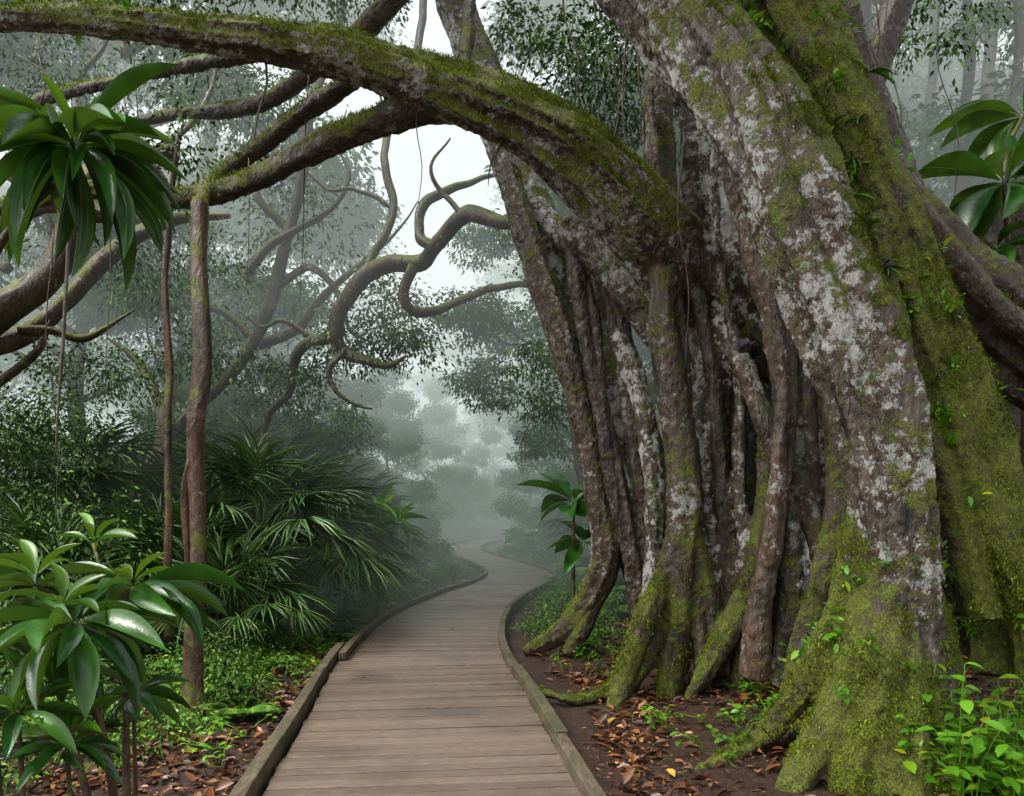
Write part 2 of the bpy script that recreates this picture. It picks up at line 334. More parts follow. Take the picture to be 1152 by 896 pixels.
# ---------------------------------------------------------------- strangler fig
FIG=[ # (points, moss, lichen, tone)
([(700,-60,6.0,105),(770,20,5.8,110),(840,110,5.5,115),(890,220,5.2,114),(935,330,5.1,108),(975,440,5.0,98),(1000,560,4.9,84),(1012,680,4.85,90),(1015,780,4.75,120),(1010,860,4.65,155),(1005,930,4.6,190)],.48,.8,.9),
([(740,-60,5.9,40),(830,50,5.5,40),(890,140,5.3,40),(935,230,5.05,40),(975,320,4.98,38),(1005,420,4.9,34)],.92,.3,.7),
([(1000,640,4.85,66),(965,760,4.72,66),(920,840,4.6,56),(890,885,4.5,46),(870,930,4.45,36)],.62,.4,.75),
([(1020,620,4.95,56),(1050,720,4.9,54),(1068,800,4.85,48),(1085,880,4.8,45)],.62,.3,.75),
([(985,520,5.0,44),(962,620,4.95,46),(940,710,4.9,50),(905,780,4.85,46),(865,830,4.85,34)],.66,.3,.75),
([(1010,700,4.7,46),(985,800,4.55,60),(960,880,4.45,58),(950,930,4.4,60)],.72,.3,.75),
([(1020,740,4.65,36),(1035,830,4.5,44),(1045,930,4.4,56)],.62,.3,.7),
([(860,-60,5.9,95),(910,50,5.7,85),(960,160,5.5,80),(1005,260,5.4,86),(1040,360,5.3,84),(1075,460,5.2,84),(1110,560,5.1,86),(1150,640,5.0,95),(1190,720,4.9,110),(1215,860,4.8,130)],.9,.4,.55),
([(985,240,5.2,30),(1000,330,5.15,34),(1020,430,5.1,36),(1055,520,5.05,38),(1085,600,5.0,40),(1110,700,4.9,44)],.72,.3,.6),
([(1040,380,5.35,36),(1050,460,5.3,40),(1075,560,5.3,42),(1110,650,5.3,46),(1120,760,5.2,50)],.75,.2,.5),
([(1000,210,6,50),(1060,265,6,62),(1120,320,5.9,70),(1260,400,5.8,90)],.35,.3,.6),
([(990,190,5.9,26),(1050,250,5.8,30),(1110,330,5.7,30),(1170,380,5.6,34),(1260,430,5.6,40)],.3,.4,.7),
([(1000,240,6.3,70),(1060,330,6.2,80),(1140,400,6.1,90),(1270,480,6.0,100)],.4,.2,.35),
([(840,-60,9.3,150),(880,100,9.3,150),(900,300,9.3,150),(920,450,9.3,170),(930,600,9.3,200),(940,780,9.2,240)],.1,.1,.2),
([(1100,240,8.3,90),(1120,400,8.2,150),(1130,560,8.1,190),(1130,780,8.0,220)],.4,.1,.35),
([(915,-60,6.6,72),(945,60,6.6,76),(985,170,6.5,66),(1020,270,6.2,60)],.15,.45,.7),
([(1030,-60,7.2,42),(990,60,7,42),(960,150,6.8,40)],.1,.2,.6),
([(735,20,7.2,24),(742,130,7.2,36),(748,260,7.1,42),(752,400,7.0,44),(768,520,6.95,46),(768,600,6.9,48),(745,690,6.9,50),(705,765,6.9,40),(665,795,6.9,22)],.46,.6,.8),
([(768,590,6.9,34),(765,680,6.8,32),(757,740,6.8,36),(752,790,6.7,32)],.55,.3,.8),
([(772,590,6.9,34),(798,680,6.85,32),(798,760,6.8,36)],.55,.3,.7),
([(752,640,6.9,30),(725,700,6.7,34),(700,770,6.6,30),(690,810,6.5,20)],.55,.3,.8),
([(760,90,7.5,40),(800,180,7.4,50),(818,300,7.3,56),(806,420,7.2,52),(795,540,7.2,46),(800,640,7.1,46),(815,740,7.0,52),(820,780,7.0,52)],.25,.95,.95),
([(775,100,7.4,22),(778,220,7.35,26),(787,330,7.3,28),(782,450,7.3,24),(786,560,7.2,24)],.2,.7,.7),
([(810,150,6.6,24),(845,260,6.45,32),(875,380,6.35,34),(884,480,6.3,34),(870,590,6.3,34),(855,680,6.3,34),(848,765,6.3,44)],.15,.5,1.15),
([(830,400,6.7,26),(870,500,6.55,30),(910,580,6.45,30),(930,680,6.3,30),(925,780,6.2,36)],.2,.5,1),
([(860,230,7.2,40),(895,380,7.1,48),(915,500,7.0,48),(905,610,6.9,42),(888,700,6.8,38),(880,780,6.7,44)],.2,.95,.95),
([(840,300,7.6,34),(850,420,7.5,38),(845,540,7.4,34),(835,640,7.3,34),(825,760,7.2,40)],.3,.6,.5),
([(930,440,6.3,30),(945,520,6.2,36),(935,620,6.0,34),(905,720,5.9,34),(890,800,5.85,36)],.5,.3,.65),
([(915,160,6.9,40),(930,300,6.9,44),(950,420,6.9,44),(965,560,6.7,40),(955,680,6.5,42),(930,800,6.3,38)],.3,.5,.6),
([(870,480,6.9,30),(860,600,6.8,34),(830,690,6.7,36),(790,760,6.6,26),(765,800,6.6,14)],.6,.2,.7),
([(490,-70,10,52),(530,50,10,56),(570,160,9.8,60),(610,270,9.6,60),(660,370,9.4,58),(705,470,9.2,58),(738,560,9,56),(748,650,8.8,58),(752,740,8.7,68)],.46,.85,.95),
([(570,190,9.2,32),(600,290,9.0,36),(636,390,8.9,40),(658,480,8.85,40),(676,560,8.8,40),(684,630,8.8,42),(645,700,8.9,36),(590,735,9.0,16)],.38,.55,.85),
([(690,560,9.1,30),(710,630,9,32),(722,690,8.9,32),(728,740,8.8,30)],.5,.3,.7),
([(680,600,9.0,30),(672,660,8.9,30),(660,700,8.8,26),(640,740,8.8,16)],.5,.3,.7),
([(640,250,8.6,40),(690,310,8.5,40),(735,370,8.4,40),(790,440,8.2,50)],.4,.7,.8),
([(600,230,9.3,30),(665,310,9.0,30),(705,400,8.6,30),(728,480,8.3,28),(738,600,8.1,28),(728,720,8.0,30)],.3,.85,.95),
([(860,420,7.6,80),(790,320,7.3,88),(725,245,7.0,88),(660,185,6.9,82),(590,140,6.8,76),(510,106,6.7,70),(440,82,6.6,62),(380,62,6.5,54),(300,48,6.4,48),(200,36,6.3,41),(110,24,6.2,36),(0,20,6.1,33),(-140,30,6,30)],.86,.85,.75),
([(560,128,6.8,46),(480,120,6.8,42),(400,145,6.8,36),(330,180,6.9,32),(260,212,7,30),(190,222,7,28),(100,213,7,26),(0,232,7.1,24),(-120,260,7.2,20)],.7,.4,.5),
([(410,85,6.6,26),(350,122,7.0,25),(290,165,7.2,22),(240,205,7.1,20),(225,235,6.6,18)],.7,.2,.5),
([(330,45,6.4,30),(260,65,6.8,22),(180,80,7.4,18),(60,110,8,16),(-80,150,8.5,14)],.55,.2,.5),
([(530,-60,8,22),(527,40,7.8,18),(515,100,6.9,16)],.4,.2,.5),
([(500,-70,9,34),(430,15,9,28),(360,75,9.3,24),(280,120,9.6,20),(180,130,10,16),(60,170,10.5,14)],.5,.2,.5),
([(610,180,7.9,34),(680,250,7.9,42),(745,330,7.9,44),(790,400,8,44)],.3,.85,.95),
([(900,820,5.2,34),(850,835,5.15,30),(800,862,4.9,24),(740,880,4.75,14)],.4,.2,.6),
([(700,770,6.9,24),(650,790,6.6,16),(600,775,6.7,8)],.4,.2,.6),
]
for k in range(16):
    u=775+k*12.5+random.uniform(-5,5); v0=random.uniform(60,260); d=random.uniform(6.9,8.1); wd=random.uniform(12,26); L=[]
    sl=random.uniform(-.03,.12)
    for j,v in enumerate(np.linspace(v0,785,6)):
        L.append((u+sl*(v-450)+random.uniform(-8,8)-(10 if j==5 else 0),v,d-.35*(j/5)**3,wd*(.7+.12*j)))
    FIG.append((L,random.uniform(.1,.45),random.uniform(.2,.9),random.uniform(.35,1)))
for k in range(6):
    u=random.uniform(690,760); L=[(u-70+j*17+random.uniform(-5,5),v,8.7-.05*j,random.uniform(14,22)) for j,v in enumerate(np.linspace(260,745,6))]
    FIG.append((L,.3,.5,random.uniform(.4,.8)))
fig=empty("strangler_fig_tree",(2.2,6.5,0))
V=[];Fc=[];samples=[]
for i,(L,mo,li,tn) in enumerate(FIG):
    mw=max(q[3] for q in L[1:-1]); main=mw>75
    c=tube(tpx(L,.92 if main else .84),V,Fc,step=.10,N=40 if main else 16,rough=.16,wob=.025 if not main else 0,seed=i*3.7,flute=.5 if main else .2)
    for p in c[::2]: samples.append((p,mo,li,tn))
me=mkmesh("fig_raw",V,Fc,BARK)
tmp=obj("tmp",me)
rm=tmp.modifiers.new("r","REMESH"); rm.mode='VOXEL'; rm.voxel_size=.0175; rm.use_smooth_shade=True
sm=tmp.modifiers.new("s","SMOOTH"); sm.iterations=1; sm.factor=.5
t1=bpy.data.textures.new("lump",'CLOUDS'); t1.noise_scale=.4; t1.noise_depth=3
d1=tmp.modifiers.new("d","DISPLACE"); d1.texture=t1; d1.strength=.06; d1.texture_coords='LOCAL'; d1.mid_level=.55
t2=bpy.data.textures.new("bark",'CLOUDS'); t2.noise_scale=.05; t2.noise_depth=3
d2=tmp.modifiers.new("d2","DISPLACE"); d2.texture=t2; d2.strength=.022; d2.texture_coords='LOCAL'
dg=bpy.context.evaluated_depsgraph_get()
fm=bpy.data.meshes.new_from_object(tmp.evaluated_get(dg)); fm.name="trunk_and_roots"
bpy.data.objects.remove(tmp)
kd=kdtree.KDTree(len(samples))
for i,q in enumerate(samples): kd.insert(q[0][:3],i)
kd.balance()
n=len(fm.vertices); C=np.empty(n*3,dtype=np.float32); fm.vertices.foreach_get('co',C); C=C.reshape(-1,3)
mo=np.zeros(n,dtype=np.float32); li=np.zeros(n,dtype=np.float32); tn=np.zeros(n,dtype=np.float32)
print("FIG verts",n)
for i in range(n):
    best=None;bd=1e9
    for (_,j,dist) in kd.find_n(C[i],3):
        dd_=dist/(samples[j][0][3]+.02)
        if dd_<bd: bd=dd_;best=j
    _,mo[i],li[i],tn[i]=samples[best]
low=np.clip((1.0-C[:,2])/1.1,0,1); mo=np.clip(mo+low*.18,0,1.0); li=li*(1-low*.6)
a=fm.attributes.new('moss','FLOAT','POINT'); a.data.foreach_set('value',mo)
a=fm.attributes.new('lichen','FLOAT','POINT'); a.data.foreach_set('value',li)
a=fm.attributes.new('tone','FLOAT_COLOR','POINT'); tc=np.ones((n,4),dtype=np.float32); tc[:,0]=tn;tc[:,1]=tn;tc[:,2]=tn; a.data.foreach_set('color',tc.ravel())
fm.polygons.foreach_set('use_smooth',np.ones(len(fm.polygons),dtype=bool))
if not fm.materials: fm.materials.append(BARK)
child(obj("trunk_and_roots",fm),fig)
# moss tufts
N_=np.empty(n*3,dtype=np.float32); fm.vertices.foreach_get('normal',N_); N_=N_.reshape(-1,3)
score=mo*.75+N_[:,2]*.5
idx=np.where((score>.42)&(C[:,1]<10))[0]; 
nn=np.array([noise.fractal(Vector(C[i]*2.6),.8,2,4) for i in idx]); idx=idx[(score[idx]+nn*.95)>.8]
pick=rng.choice(idx,min(170000,len(idx)*2))
D=N_[pick]*.6+rng.normal(size=(len(pick),3))*.5+np.array([0,0,.15])
MOSS=leafmat("moss_green",[(0,(.05,.07,.006)),(.5,(.14,.19,.012)),(1,(.30,.38,.022))],rough=.8,transl=.2,spec=.1,big=3)
child(obj("moss_tufts",mkmesh("moss_tufts",*stamp(L1n,C[pick]+rng.normal(0,.006,(len(pick),3)),D,.012+.024*rng.random(len(pick))),MOSS)),fig)
idx2=np.where((mo>.55)&(C[:,1]<6.2)&(N_[:,1]<.2)&(C[:,2]>.2))[0]
sel=rng.choice(idx2,80); O=[];D=[]
for i in sel:
    k=rng.integers(6,24)
    O.append(C[i]+rng.normal(0,.035,(k,3))); D.append(N_[i]*.5+rng.normal(size=(k,3))*.6+np.array([0,0,.1]))
O=np.concatenate(O);D=np.concatenate(D)
child(obj("epiphytes",mkmesh("epiphytes",*stamp(leaf_t(4,.45,.1,.2),O,D,.03+.06*rng.random(len(O)),rng.normal(0,.4,len(O))),G_FRESH)),fig)
strap=leaf_t(6,.13,.3,.55,.5); ep=[]
for i in rng.choice(np.where((C[:,1]<6.2)&(N_[:,1]<-.2)&(C[:,2]>2.0)&(mo>.7)&(C[:,0]>1.2))[0],14):
    k=12; az=np.arange(k)*2.4
    D=np.stack([np.cos(az),np.sin(az)*.7,rng.uniform(-.4,.8,k)],1)+N_[i]*.7
    ep.append(stamp(strap,np.tile(C[i],(k,1)),D,(.08+.12*rng.random(k))*rng.uniform(.6,1.2),rng.normal(0,.3,k)))
child(obj("strap_ferns",mkmesh("strap_ferns",*merge(ep),G_MID,True)),fig)
V=[];Fc=[]
for i,L in enumerate([
 [(615,262,9.7,16),(570,245,10.2,17),(520,240,10.8,18),(490,270,11.2,18),(478,292,11.4,18),(440,300,11.6,17),(405,325,11.8,17),(385,365,12,18),(382,395,12,16),(405,412,12,11),(440,418,12,7),(462,405,12,2)],
 [(492,285,11.3,14),(470,265,11.5,12),(478,230,11.7,11),(510,212,12,9),(545,195,12.3,6),(590,190,12.5,2)],
 [(462,300,11.4,12),(452,330,11.5,11),(465,352,11.6,11),(500,352,11.8,10),(545,335,12,9),(590,320,12.3,7),(640,330,12.5,4)],
 [(385,365,12,14),(350,385,12.4,12),(335,400,12.6,11),(330,440,12.8,10),(300,470,13,8),(290,520,13,6)],
 [(405,325,11.8,10),(420,290,12.2,9),(440,240,12.5,9),(436,180,12.7,9),(440,130,13,9),(470,60,13.3,9),(480,-40,13.5,8)],
 [(385,395,12,8),(370,420,12,6),(385,450,12,4),(420,460,12,2)],
 [(520,240,10.8,7),(500,215,11,6),(490,180,11,4),(510,150,11.2,2)],
 [(350,385,12.4,7),(320,360,12.4,6),(300,370,12.5,4),(270,350,12.5,2)],
 [(440,240,12.5,6),(400,210,12.6,5),(370,215,12.7,4),(340,190,12.7,2)],
]): tube(tpx(L),V,Fc,.08,10,.25,.13,seed=i+50)
child(obj("curled_branches",mkmesh("curled_branches",V,Fc,BARK2,True)),fig)
child(obj("leaf_sprays",mkmesh("leaf_sprays",*merge([clump(P(u,v,d),(r_,r_,r_*.6),n_,.08) for u,v,d,r_,n_ in
   [(665,90,9.5,.9,1500),(640,40,10,.9,1100),(700,150,10,.7,1000),(590,30,10.5,.6,500),(700,20,9,.7,700),(1060,20,9,.8,700),(400,0,11,.8,700),(330,-10,10,1,900),(340,420,12.8,.6,700),(200,0,9,1,800),(60,-10,9,1,800),(640,330,12.5,.9,1400),(610,400,12.5,.8,1300),(600,450,12.5,.6,1000),(580,260,12.5,.5,500)]]),G_DARK)),fig)
child(obj("crown",mkmesh("crown",*merge([clump((random.uniform(-5,8),random.uniform(1,9.5),random.uniform(9,13)),(1.9,1.9,.9),1000,.27) for _ in range(14)]),G_FAR)),fig)
# ---------------------------------------------------------------- slim trees
def simple_tree(name,tubes,mat,foliage=None,fmat=None,N=12,base=None,rough=.3):
    V=[];Fc=[]
    for i,L in enumerate(tubes): tube(tpx(L),V,Fc,.06,N,rough,.05,seed=len(name)+i*5,flute=.25)
    e=empty(name, base if base else (V[0][0],V[0][1],0))
    child(obj("trunk",mkmesh("trunk",V,Fc,mat,True)),e)
    if foliage: child(obj("leaves",mkmesh("leaves",*merge(foliage),fmat or G_DARK)),e)
    return e
simple_tree("slim_tree",[[(220,820,6.2,24),(219,700,6.25,18),(223,600,6.3,17),(224,500,6.3,18),(231,400,6.3,19),(227,300,6.4,17),(225,225,6.6,18)],
 [(211,810,6.4,11),(213,640,6.4,11),(209,560,6.35,10),(216,520,6.3,8)]],REDB)
simple_tree("slim_tree",[[(190,720,8,9),(189,560,8,8),(193,430,8,8),(188,300,8,7),(200,150,8,6)]],REDB,
  [clump(P(200,180,8),(.7,.7,.5),500,.08)],G_DARK)
for u,d,wd in ((1085,15,14),(1108,17,16),(1045,18,12),(1140,14,12)):
    simple_tree("slim_tree",[[(u,HY+1.3*F/d,d,wd),(u+4,400,d,wd),(u-5,200,d,wd*.9),(u+6,60,d,wd*.8),(u,-80,d,wd*.7)]],BARK2,
      [clump(P(u+random.uniform(-30,30),v,d),(.8,.8,.4),380,.11) for v in (30,140,220)],G_FAR)
simple_tree("bent_tree",[[(125,700,12,22),(135,600,12,21),(150,550,12,19),(182,510,12,17),(186,470,12,14),(170,430,12.3,10),(150,400,12.5,7),(120,380,12.5,2)],
 [(182,500,12,14),(250,430,12.6,14),(285,385,13,14),(312,320,13,15),(325,260,13,14),(338,200,13,13),(350,120,13.2,12),(380,40,13.5,10),(390,-50,13.5,8)],
 [(312,320,13,9),(350,300,13,8),(380,330,13,7),(395,370,13,5),(420,385,13,2)],
 [(285,385,13,8),(250,350,13,7),(200,340,13,6),(150,300,13,2)],[(325,260,13,8),(290,220,13,7),(300,170,13.2,6),(260,120,13.4,2)]],BARK2,
 [clump(P(400,385,12.5),(.75,.8,.5),1500,.08),clump(P(455,370,12.5),(.75,.8,.65),1700,.08),clump(P(340,250,14),(1.2,1,.7),1100,.1),clump(P(440,330,13),(.9,1,.5),1000,.08),
  clump(P(270,330,14),(1.2,1,.9),1300,.1),clump(P(230,400,12.5),(.9,1,.6),1200,.09),clump(P(310,440,14),(1,1,.5),1300,.09),clump(P(300,120,13),(1.3,1,.7),1200,.09)],G_DARK)
br=[]
for k in range(15):
    u=random.uniform(-60,300);v=random.uniform(60,420);d=random.uniform(10,14);a=random.uniform(-2.6,-.5);L=[];wd=random.uniform(8,14)
    for j in range(7):
        L.append((u,v,d,max(1.5,wd*(1-j*.16)))); a+=random.uniform(-.7,.7); u+=math.cos(a)*45; v+=math.sin(a)*38; d+=random.uniform(-.2,.3)
    br.append(L)
simple_tree("mossy_tree",[[(-220,560,9,50),(-120,440,9,46),(-20,365,9,38),(50,315,9,32),(78,260,9,28),(85,215,9,24),(130,180,9.5,20),(200,170,10,16)],
 [(-60,400,9,30),(20,380,9.4,24),(80,330,9.8,20),(130,280,10.2,18),(190,250,10.5,14),(260,245,11,6)],
 [(-120,300,9,26),(-20,260,9,22),(60,230,9,18),(120,240,9,14),(180,200,9.5,6)],
 [(20,370,9.3,10),(60,372,9.4,9),(100,380,9.5,8),(150,350,9.8,2)],
 [(-20,440,9.3,9),(40,400,9.4,8),(60,360,9.4,2)]]+br,BARK2,
 [clump(P(20,500,9),(.9,.9,.7),2800,.06),clump(P(60,470,9.6),(.6,.7,.5),1200,.06),clump(P(-10,560,9),(.8,.8,.5),1500,.06),clump(P(110,420,10.5),(.9,.9,.5),1500,.07),
  clump(P(60,150,11),(1.6,1,.6),1200,.08),clump(P(170,300,11),(1.3,1,.6),1300,.08),clump(P(50,60,11),(1.6,1,.6),1200,.08),clump(P(200,110,12),(1.6,1,.5),1100,.08)],G_DARK)
# ---------------------------------------------------------------- generic rainforest trees
def make_tree(seed,H,R,nleaf,lsz,lo=.3):
    r_=random.Random(seed); V=[];Fc=[]; bend=[r_.uniform(-1,1) for _ in range(8)]
    tp=[(bend[0]*.2*i+bend[i%8]*.3,bend[1]*.2*i+bend[(i+3)%8]*.3,H*i/6-.3,(H*.012)*(1.25-.13*i)) for i in range(7)]
    tube(tp,V,Fc,.5,9,.15,0,seed); cs=[]
    for i in range(15):
        t=r_.uniform(lo,1); k=min(5,int(t*6)); f=t*6-k
        b=np.array(tp[k])*(1-f)+np.array(tp[k+1])*f
        a=i*2.4+r_.uniform(-.4,.4); ln=R*r_.uniform(.5,1.05)*(1.15-t*.45); z=b[2]
        pts=[tuple(b[:3])+(b[3]*.5,)]
        for q in (.35,.7,1):
            pts.append((b[0]+math.cos(a+bend[i%8]*q*.7)*ln*q,b[1]+math.sin(a+bend[i%8]*q*.7)*ln*q,z+ln*(.45*q+bend[(i+2)%8]*.18*q),b[3]*.5*(1-q*.85)))
        tube(pts,V,Fc,.4,6,.1,.08,seed+i)
        cs.append(pts[-1][:3]); cs.append(tuple((np.array(pts[-1][:3])+np.array(pts[-2][:3]))/2+np.array([r_.uniform(-1,1),r_.uniform(-1,1),r_.uniform(-.6,.8)])*R*.15))
    parts=[clump(c_,(R*.25,R*.25,R*.15*r_.uniform(.7,1.4)),int(nleaf/len(cs)*r_.uniform(.4,1.6)),lsz) for c_ in cs]
    return mkmesh("tree_wood",V,Fc,BARK2,True),mkmesh("tree_crown",*merge(parts),G_FAR)
TREES=[make_tree(11,13,4.6,34000,.15),make_tree(23,17,5.4,36000,.18),make_tree(37,9,3.4,28000,.12),make_tree(58,21,6,36000,.2),make_tree(71,6,2.6,26000,.11,.08)]
def place_tree(k,x,y,s,name="rainforest_tree"):
    e=empty(name,(x,y,hgt(x,y))); e.rotation_euler=(0,0,random.uniform(0,6.28)); e.scale=(s,s,s*random.uniform(.9,1.15))
    obj("trunk",TREES[k][0],e); obj("crown",TREES[k][1],e)
for (k,x,y,s) in [(2,1.6,15.5,.8),(2,3.6,14,.95),(0,5.8,13,1),(3,6,17,1),(0,3.9,20,1),(2,-6.5,15,.9),(0,-9,17,1),(3,-8.5,23,1),(0,-13,15,1),(1,9,22,1),(1,14,20,1),
   (1,-15,24,1),(3,5.5,29,1),(0,-9.5,29,1.1),(1,8,27,1),(3,17,26,.9),
   (4,-5.2,18,.8),(4,-6.5,20,.9),(4,3.4,17.5,.7),(4,3.8,23,.9),(4,-5.5,25,.9),(4,-4.8,31,.9),(4,2.6,28,.9),(4,1.8,35,1),(4,-7,34,1.1),(4,-8.5,24,1.1),(4,3.5,40,1.1),(4,-6,42,1.2),(4,4.5,33,1.1),(4,-5.6,50,1.3),(4,-3.2,58,1.2),(4,-9,47,1.3),(2,.8,47,.9),(4,-1.5,66,1.4),(4,3,50,1.1)]: place_tree(k,x,y,s)
cnt=0
while cnt<38:
    y=random.uniform(30,80); x=random.uniform(-.72,.72)*y
    if pdist(x,y)[0]<3.5 or (abs(x+.1*y)<.1*y+2 and y<62): continue
    place_tree(random.choice([0,1,3,3,1,2]),x,y,random.uniform(.85,1.25)); cnt+=1
# ---------------------------------------------------------------- palms
def fan_palm(seed,nf,pet,fr):
    r_=random.Random(seed); parts=[]; V=[];Fc=[]
    blade=leaf_t(3,.05,.6,.45,.4)
    for i in range(nf):
        az=i*2.4+r_.uniform(-.3,.3); el=r_.uniform(.0,1.45); L=pet*r_.uniform(.6,1.15)
        d=np.array([math.cos(az)*math.cos(el),math.sin(az)*math.cos(el),math.sin(el)])
        hub=d*L+np.array([0,0,-.12*L*math.cos(el)])
        tube([(0,0,0,.014),(*(d*L*.5+np.array([0,0,.03])),.01),(*hub,.007)],V,Fc,.2,4,0)
        side=np.cross(d,[0,0,1]); side/=np.linalg.norm(side); 
        fw=d*.8+np.array([0,0,-.25]); fw/=np.linalg.norm(fw)
        k=32; an=np.linspace(-2.3,2.3,k)
        D=np.array([fw*math.cos(a)+side*math.sin(a)+np.array([0,0,-.12*abs(math.sin(a))]) for a in an])+rng.normal(0,.07,(k,3))
        parts.append(stamp(blade,np.tile(hub,(k,1)),D,fr*(.75+.25*np.cos(an*.6))*r_.uniform(.8,1.15)*rng.uniform(.85,1.1,k),rng.normal(0,.3,k)))
    Vb=np.array(V); Fb=np.array([f for f in Fc if len(f)==4])
    parts.append((Vb,Fb))
    return mkmesh("palm_fronds",*merge(parts),G_PALM)
PALMS=[fan_palm(1,30,1.0,.6),fan_palm(2,34,1.2,.66),fan_palm(5,26,.8,.54)]
def fern(seed,nf,L):
    r_=random.Random(seed); parts=[]
    pin=leaf_t(1,.22,.03,.12,.3)
    for i in range(nf):
        az=i*2.4+r_.uniform(-.3,.3); el=r_.uniform(.5,1.25); l=L*r_.uniform(.7,1.1); k=26
        t=np.linspace(.08,1,k); h=np.array([math.cos(az),math.sin(az),0]); 
        X=(t*math.cos(el)+.25*t*t)[:,None]*h*l; Z=(t*math.sin(el)-.55*t**2.2)[:,None]*np.array([0,0,1.])*l; Pp=X+Z
        T=np.gradient(Pp,axis=0); T/=np.linalg.norm(T,axis=1)[:,None]
        sd_=np.cross(h,[0,0,1.])
        sz=l*.32*np.sin(math.pi*np.clip(t*.93+.05,0,1))**.7+.02
        for sg in (1,-1): parts.append(stamp(pin,Pp,sd_*sg+T*.45+np.array([0,0,-.18]),sz))
        parts.append(stamp(leaf_t(1,.03,0,0,.5),Pp[:-1],np.diff(Pp,axis=0),np.linalg.norm(np.diff(Pp,axis=0),axis=1)*1.05))
    return mkmesh("fern_fronds",*merge(parts),G_MID)
FERNS=[fern(1,13,.8),fern(2,16,1.1),fern(3,10,.55)]
for (k,x,y,s) in [(1,-3.2,10.2,1.0),(0,-3.9,9.2,1.0),(0,-3.1,12.2,1.1),(1,-4.4,11.2,1.2),(1,-5.4,12.5,1.3),(2,-3.1,8.9,.9),(2,-3.2,14.5,1.2),(1,-4.6,17,1.3),(0,-6.0,10.5,1.2),(1,-6.8,13.5,1.4),(0,-3.9,19,1.2),(2,-4.8,8.4,1.1),(1,-5.1,22,1.3),(1,2.6,21,1.0),(0,2.8,17.5,.9),(2,2.6,24,1.2),(0,-4.6,14.4,1.3),(1,3.0,26,1.4),(2,-2.9,16,.9),(1,-3.7,13.2,1.1),(1,-3.5,11.2,1.1)]:
    h=hgt(x,y); lift=random.uniform(.7,1.6) if y>10 else .45
    e=empty("fan_palm",(x,y,h)); V=[];Fc=[]; tube([(0,0,-.1,.09),(.03,.02,lift*.5,.075),(0,0,lift+.02,.06)],V,Fc,.1,8,.3)
    obj("trunk",mkmesh("palm_trunk",V,Fc,BARK2,True),e); obj("fronds",PALMS[k],e,(0,0,lift),random.uniform(0,6.28),s)
for (k,x,y,s) in [(1,-2.6,17,1),(0,-2.5,11.3,.8),(0,-2.5,13.4,.9),(1,1.7,13.5,.8),(0,1.5,11.8,.7),(1,2.1,16.2,1),(0,2.0,25,1.2),(1,2.2,19.5,1.1),(1,-2.8,21,1.2),(2,-2.6,8.1,.9),(2,-2.6,7,.9),(0,-3.1,7.6,.9),(1,-3.6,24,1.3),(0,-3.8,6.6,.9),(1,-4.0,28,1.3),(1,1.1,30,1.4),(0,2.3,11.2,1),(2,1.0,10.4,.7),(1,.8,34,1.5),(1,1.9,22.5,.8),(2,.9,12.2,.8),(2,1.2,14.6,1),(2,-2.2,9.8,.8),(2,-2.1,6.2,.7),(0,-2.3,15,.9),(2,-2.0,19,1),(2,.75,9.2,.6),(2,1.7,17.2,1),(2,2.3,5.9,.35),(2,1.35,6.9,.3)]:
    obj("fern",FERNS[k],None,(x,y,hgt(x,y)),random.uniform(0,6.28),s)
# ---------------------------------------------------------------- shrub masses
def shrubs(name,spots,mat,tpl=L1):
    parts=[]
    for (x,y,rx,h,n,sz) in spots:
        parts.append(clump((x,y,hgt(x,y)+h*.5),(rx,rx,h*.55),n,sz,tpl))
    return obj(name,mkmesh(name,*merge(parts),mat))
sp=[]
for _ in range(125):
    y=random.uniform(9,34); side=random.choice([-1,1]); off=random.uniform(2.1,8)
    x=float(pathx(y))+side*off
    if side>0 and y<12: continue
    hh=.25+min(off-.5,5)*.42*random.uniform(.6,1.2)
    sp.append((x,y,random.uniform(.5,.9),hh,int(600+hh*600),.06+y*.0018))
shrubs("understory_shrubs",sp,G_DARK)
sp=[]
for _ in range(230):
    y=random.uniform(7,32); side=random.choice([-1,1]); off=random.uniform(1.28,2.4); x=float(pathx(y))+side*off
    if side>0 and y<9.3: continue
    sp.append((x,y,.35,random.uniform(.15,.5),330,.042))
for _ in range(70):
    x=random.uniform(-5,-2.25);y=random.uniform(4.5,9)
    sp.append((x,y,.3,random.uniform(.15,.5),260,.042))
shrubs("low_groundcover",sp,G_MID)
sp=[]
for _ in range(75):
    y=random.uniform(32,78); x=float(pathx(y))+random.choice([-1,1])*random.uniform(3.0,14)
    sp.append((x,y,1.8,random.uniform(1.5,4.5),1500,.15))
for _ in range(14): sp.append((random.uniform(-7,3),random.uniform(70,80),2.2,random.uniform(3,6),1500,.2))
shrubs("distant_undergrowth",sp,G_FAR)
sp=[(random.uniform(-7.5,-4.0),random.uniform(7,11),.6,random.uniform(.8,2.0),1200,.065) for _ in range(28)]
shrubs("bank_shrubs",sp,G_DARK)
sp=[(random.uniform(4.4,9),random.uniform(7.5,12),.8,random.uniform(1,3.2),1500,.085) for _ in range(26)]
shrubs("hillside_shrubs",sp,G_DARK)
